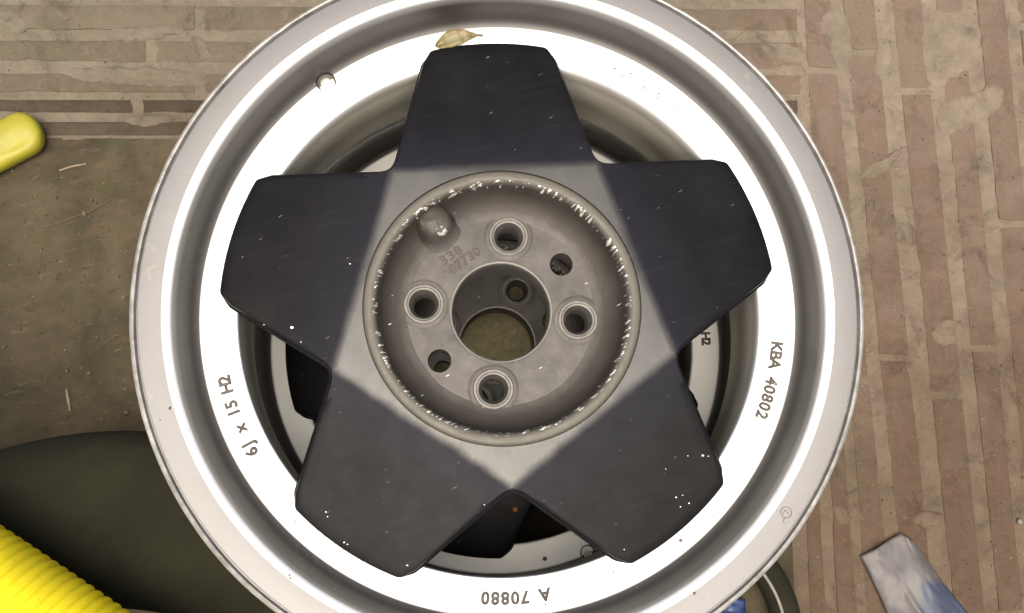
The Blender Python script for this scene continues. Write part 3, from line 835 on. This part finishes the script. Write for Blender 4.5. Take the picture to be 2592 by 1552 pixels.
# leaf tucked behind the top spoke
def leaf():
    V, Fc = [], []; n = 16; L = .030
    for i in range(n + 1):
        t = i / n; wd = .0052 * math.sin(PI * min(1, t * 1.08) ** .8) * (1 - .25 * t) + .0003
        if t > .86: wd = .0007
        for k in range(5):
            s = (k - 2) / 2
            V.append((-.012 + L * t, wd * s + .002 * math.sin(t * 3), .0012 + .0020 * abs(s) ** 1.3 * (1 - t) + .0035 * math.sin(t * PI) + .0005 * math.sin(t * 30 + s)))
    for i in range(n):
        for k in range(4): b = i * 5 + k; Fc.append((b, b + 1, b + 6, b + 5))
    o = mesh_obj('leaf', V, Fc, M['leaf'], None, 60)
    md = o.modifiers.new('t', 'SOLIDIFY'); md.thickness = .0003
    p = U(1150, 104, ZB + .002); o.location = (p.x, p.y, ZB); o.rotation_euler = (0.25, 0, math.radians(14)); return o
tag(leaf(), 'small curled yellow green leaf with a dark tip behind the top spoke', 'leaf')

# ============================================================ THINGS ON THE GROUND
# tyre lying flat, lower left
TYR, TYW = .325, .172
tc = U(232, 1108 + 1150, ZG + TYW - .018)
def tyre():
    root = empty('car_tyre', (tc.x, tc.y, ZG + .002))
    h = TYW
    prof = [(.196, .012), (.200, .0), (.235, -.0), (.285, .004), (.305, .010), (.318, .020), (TYR, .040), (TYR, h - .040), (.3215, h - .022), (.312, h - .012),
            (.295, h - .004), (.275, h - .001), (.255, h - .0002), (.235, h - .001), (.214, h - .006), (.202, h - .016), (.196, h - .020),
            (.193, h - .026), (.196, h - .034), (.215, h - .040), (.262, h - .05), (.295, .09), (.262, .05), (.215, .030), (.196, .026), (.193, .018)]
    t = mesh_obj('sidewall', *lathe(prof, 220), M['rubber'], root, 40)
    return root
tag(tyre(), 'dark dusty rubber tyre lying flat left of the wheels, under the yellow hose', 'tyre')

def sweep(path, radf, seg=40, cap=False):
    """tube along a list of points with radius radf(s)"""
    V, Fc = [], []; n = len(path); s = 0
    up = Vector((0, 0, 1))
    for i, p in enumerate(path):
        t = (path[min(n - 1, i + 1)] - path[max(0, i - 1)]).normalized()
        a = t.cross(up).normalized(); b = a.cross(t).normalized()
        if i: s += (p - path[i - 1]).length
        r = radf(s, i / (n - 1))
        for k in range(seg):
            th = 2 * PI * k / seg; V.append(tuple(p + (a * math.cos(th) + b * math.sin(th)) * r))
    for i in range(n - 1):
        for k in range(seg):
            l = (k + 1) % seg; Fc.append((i * seg + k, i * seg + l, (i + 1) * seg + l, (i + 1) * seg + k))
    return V, Fc
# corrugated hose across the tyre, bottom left
HR = .0500
zh_ = ZG + .002 + TYW + HR - .001
def hose():
    # axis runs parallel to the hose's upper edge in the photograph
    e0, e1 = U(0, 1331, zh_), U(330, 1552, zh_)
    d = (e1 - e0); d.z = 0; d.normalize(); nrm = Vector((-d.y, d.x, 0))
    if nrm.y < 0: nrm = -nrm
    c0 = e0 - nrm * (HR + .001); path = []
    pitch = .0074; per = 8; tot = .62; st = pitch / per
    nst = int(tot / st)
    for i in range(nst + 1):
        s = -.28 + tot * i / nst
        path.append(c0 + d * s + nrm * (-.10 * (s - .04) ** 2) + Vector((0, 0, -.0)))
    def rad(s, u):
        ph = (s / pitch) % 1.0
        return HR - .0028 * (1 - abs(math.sin(PI * ph)) ** .55)
    o = mesh_obj('corrugated_hose', *sweep(path, rad, 72), M['yellow'], None, 70)
    return o
tag(hose(), 'thick bright yellow corrugated hose crossing the bottom left corner', 'hose')

# blunt end of a yellow plastic handle at the left edge
def handle():
    a = U(38, 352, ZG + .012); dirp = (U(-300, 525, ZG + .012) - a).normalized(); nrm = Vector((-dirp.y, dirp.x, 0))
    V, Fc = [], []; n = 40; seg = 36; L = .22; Wh, Th = .0218, .0125
    for i in range(n + 1):
        u = i / n; s = L * u * u
        k = 1.0 if s > .020 else math.sqrt(max(0.0, 1 - (1 - s / .020) ** 2.6)) * .98 + .02
        k = max(k, .03)
        for j in range(seg):
            th = 2 * PI * j / seg; c, sn = math.cos(th), math.sin(th)
            cx = math.copysign(abs(c) ** .75, c) * Wh * k; cz = math.copysign(abs(sn) ** .8, sn) * Th * (k ** .7)
            dish = -.0035 * math.exp(-((c - .35) ** 2) / .06) * (1 if sn > 0 else 0) * math.exp(-((s - .028) / .016) ** 2)
            q = a + dirp * (s - .026) + nrm * cx + Vector((0, 0, cz + dish))
            if cx < 0 and s < .02: q -= dirp * 0
            V.append(tuple(q))
    for i in range(n):
        for j in range(seg): l = (j + 1) % seg; Fc.append((i * seg + j, i * seg + l, (i + 1) * seg + l, (i + 1) * seg + j))
    Fc.append(tuple(range(seg))); Fc.append(tuple(n * seg + j for j in range(seg)))
    return mesh_obj('yellow_grip_bar', V, Fc, M['yellow2'], None, 60)
tag(handle(), 'dull yellow plastic handle with a rounded end reaching in at the left edge', 'handle')

# ring of black hose poking out under the wheels at the lower right
def black_ring():
    c = U(1722, 1612, ZG + .02); prof = []
    for k in range(20):
        a = 2 * PI * k / 20; prof.append((.0985 + .0135 * math.cos(a), .016 + .015 * math.sin(a)))
    root = empty('rubber_hose_ring', (c.x, c.y, ZG + .0012))
    mesh_obj('hose_tube', *lathe(prof, 120), M['rubber'], root, 60)
    prof = [(.0925 + .0016 * math.cos(2 * PI * k / 8), .0302 + .0016 * math.sin(2 * PI * k / 8)) for k in range(8)]  # grey ridge stands in for the highlight line along the tube
    m = m_plain('grey_tube_highlight', (.11, .10, .08), .5, 0, .2, 60, .1)
    mesh_obj('highlight_ridge', *lathe(prof, 120), m, root, 60)
    return root
tag(black_ring(), 'loop of black rubber hose poking out from under the wheels at lower right', 'hose')

def sheet(name, fn, nu, nv, mat, th=.0005, loc=(0, 0, 0)):
    V = [fn(i / nu, j / nv) for j in range(nv + 1) for i in range(nu + 1)]
    Fc = [(j * (nu + 1) + i, j * (nu + 1) + i + 1, (j + 1) * (nu + 1) + i + 1, (j + 1) * (nu + 1) + i) for j in range(nv) for i in range(nu)]
    o = mesh_obj(name, V, Fc, mat, None, 70); o.location = loc
    md = o.modifiers.new('t', 'SOLIDIFY'); md.thickness = th
    return o
# grey and blue plastic wrapper, lower right
def wrapper():
    z0 = ZG + .010
    org = U(2285, 1352, z0)
    A, B = U(2187, 1410, z0) - org, U(2325, 1375, z0) - org           # left and right shoulders
    C, D = U(2345, 1760, z0) - org, U(2560, 1690, z0) - org           # far ends, out of the frame
    top = Vector((0, 0, 0))
    def fn(u, v):
        l = A.lerp(C, v); r = B.lerp(D, v); p = l.lerp(r, u)
        # peak of the top edge
        pk = (1 - v) ** 3 * (1 - abs(u - .62) / (.62 if u < .62 else .38))
        mid = A.lerp(B, .62)
        p = p + (top - mid) * pk
        h = .0135 * math.sin(PI * min(1, max(0, u))) ** .7 * (.35 + .65 * min(1, v * 3)) + .0016 * math.sin(9 * u + 6 * v) + .0022 * noise.noise(Vector((u * 3, v * 7, 1)))
        h += .0008 * abs(noise.noise(Vector((u * 7 + v * 3, v * 9, 4)))) * 2.2
        h += .003 * math.exp(-((u - .30 - .1 * v) / .035) ** 2) * min(1, max(0, v * 4 - .9))
        bend = .004 * noise.noise(Vector((v * 6, 3, 0))) * (1 if u > .5 else -1) * v
        return (p.x + bend, p.y, h - .0085)
    return sheet('plastic_wrapper', fn, 40, 60, M['wrap'], .0005, (org.x, org.y, z0))
tag(wrapper(), 'creased grey plastic wrapper with a blue patch on the bricks at lower right', 'wrapper')
def scrap():
    org = U(1850, 1545, ZG + .012)
    def fn(u, v): return ((u - .5) * .030, (v - .5) * .018, .006 * noise.noise(Vector((u * 3, v * 3, 2))) + .006 * math.sin(u * 3))
    return sheet('plastic_scrap', fn, 12, 8, M['blue'], .0005, (org.x, org.y, ZG + .006))
tag(scrap(), 'scrap of dark blue plastic inside the black hose loop at the bottom edge', 'scrap')

def twig(pts, r, mat, label, name='twig'):
    P = [U(x, y, ZG + .0012 + r) for x, y in pts]; path = []
    for i in range(len(P) - 1):
        for k in range(6): path.append(P[i].lerp(P[i + 1], k / 6))
    path.append(P[-1])
    path = [p + Vector((0, 0, .0006 * noise.noise(p * 90))) for p in path]
    o = mesh_obj(name, *sweep(path, lambda s, u: r * (1.1 - .7 * abs(u - .5)), 7), mat, None, 60)
    return tag(o, label, 'twig' if name == 'twig' else 'straw')
twig([(108, 576), (165, 558), (232, 533), (285, 503)], .0007, M['twig'], 'thin dark twig on the concrete left of the wheels, the longer one')
twig([(268, 868), (290, 850), (305, 846)], .0006, M['twig'], 'short dark twig on the concrete close to the rim at the left')
twig([(168, 985), (173, 1010), (178, 1040)], .0014, M['straw'], 'short pale straw standing almost upright in the photo above the dark tyre', 'straw')
twig([(150, 432), (180, 422), (218, 415)], .0010, M['straw'], 'pale straw on the concrete right of the yellow handle', 'straw')

def litter():
    """flakes of bark, leaf and grit strewn over slab and bricks"""
    rr = random.Random(3); V, Fc = [], []; mats = []
    spots = [(213, 540, 16), (228, 548, 10), (232, 508, 9), (142, 500, 9), (170, 938, 13), (178, 930, 8), (10, 880, 16), (52, 835, 8), (118, 961, 8), (95, 690, 7), (104, 705, 5), (245, 790, 7),
             (45, 655, 9), (158, 785, 6), (235, 1010, 8), (225, 945, 12), (320, 1045, 16), (350, 1070, 8), (300, 700, 6), (206, 715, 4)]
    for _ in range(150): spots.append((rr.uniform(0, 340), rr.uniform(360, 1090), rr.uniform(1.5, 5)))
    for _ in range(190): spots.append((rr.uniform(2150, 2600), rr.uniform(0, 1540), rr.uniform(1.5, 5)))
    for _ in range(60): spots.append((rr.uniform(0, 700), rr.uniform(0, 330), rr.uniform(1.5, 4.5)))
    for _ in range(50): spots.append((rr.uniform(1000, 1500), rr.uniform(700, 1250), rr.uniform(2, 5)))
    for px, py, sz in spots:
        z = ZG + (.0022 if px < 1950 and py > 350 else .0014); c = U(px, py, z); r = sz / 2720 / 1.6; b = len(V); n = 6; a0 = rr.uniform(0, 6); el = rr.uniform(.3, .9); off = rr.random() * 20
        for lev, f in ((0, 1), (1, .6)):
            for i in range(n):
                a = 2 * PI * i / n; k = r * f * (1 + .5 * noise.noise(Vector((i * 1.7, off, lev)))); x, y = k * math.cos(a), k * math.sin(a) * el
                V.append((c.x + x * math.cos(a0) - y * math.sin(a0), c.y + x * math.sin(a0) + y * math.cos(a0), z - .0008 + lev * (.0010 + r * .35)))
        new = [(b + i, b + (i + 1) % n, b + n + (i + 1) % n, b + n + i) for i in range(n)] + [tuple(b + n + i for i in range(n))]
        Fc += new; mats += [0 if rr.random() < .62 or sz > 5.5 else 1] * len(new)
    o = mesh_obj('ground_litter', V, Fc, M['twig']); o.data.materials.append(M['litter_pale'])
    for p, m in zip(o.data.polygons, mats): p.material_index = m
    return o
M['litter_pale'] = m_plain('pale_grit_litter', (.17, .145, .10), .9, 0, .4, 120, .1)
tag(litter(), 'flakes of bark, leaf and grit strewn over concrete and bricks', 'litter', kind='stuff')
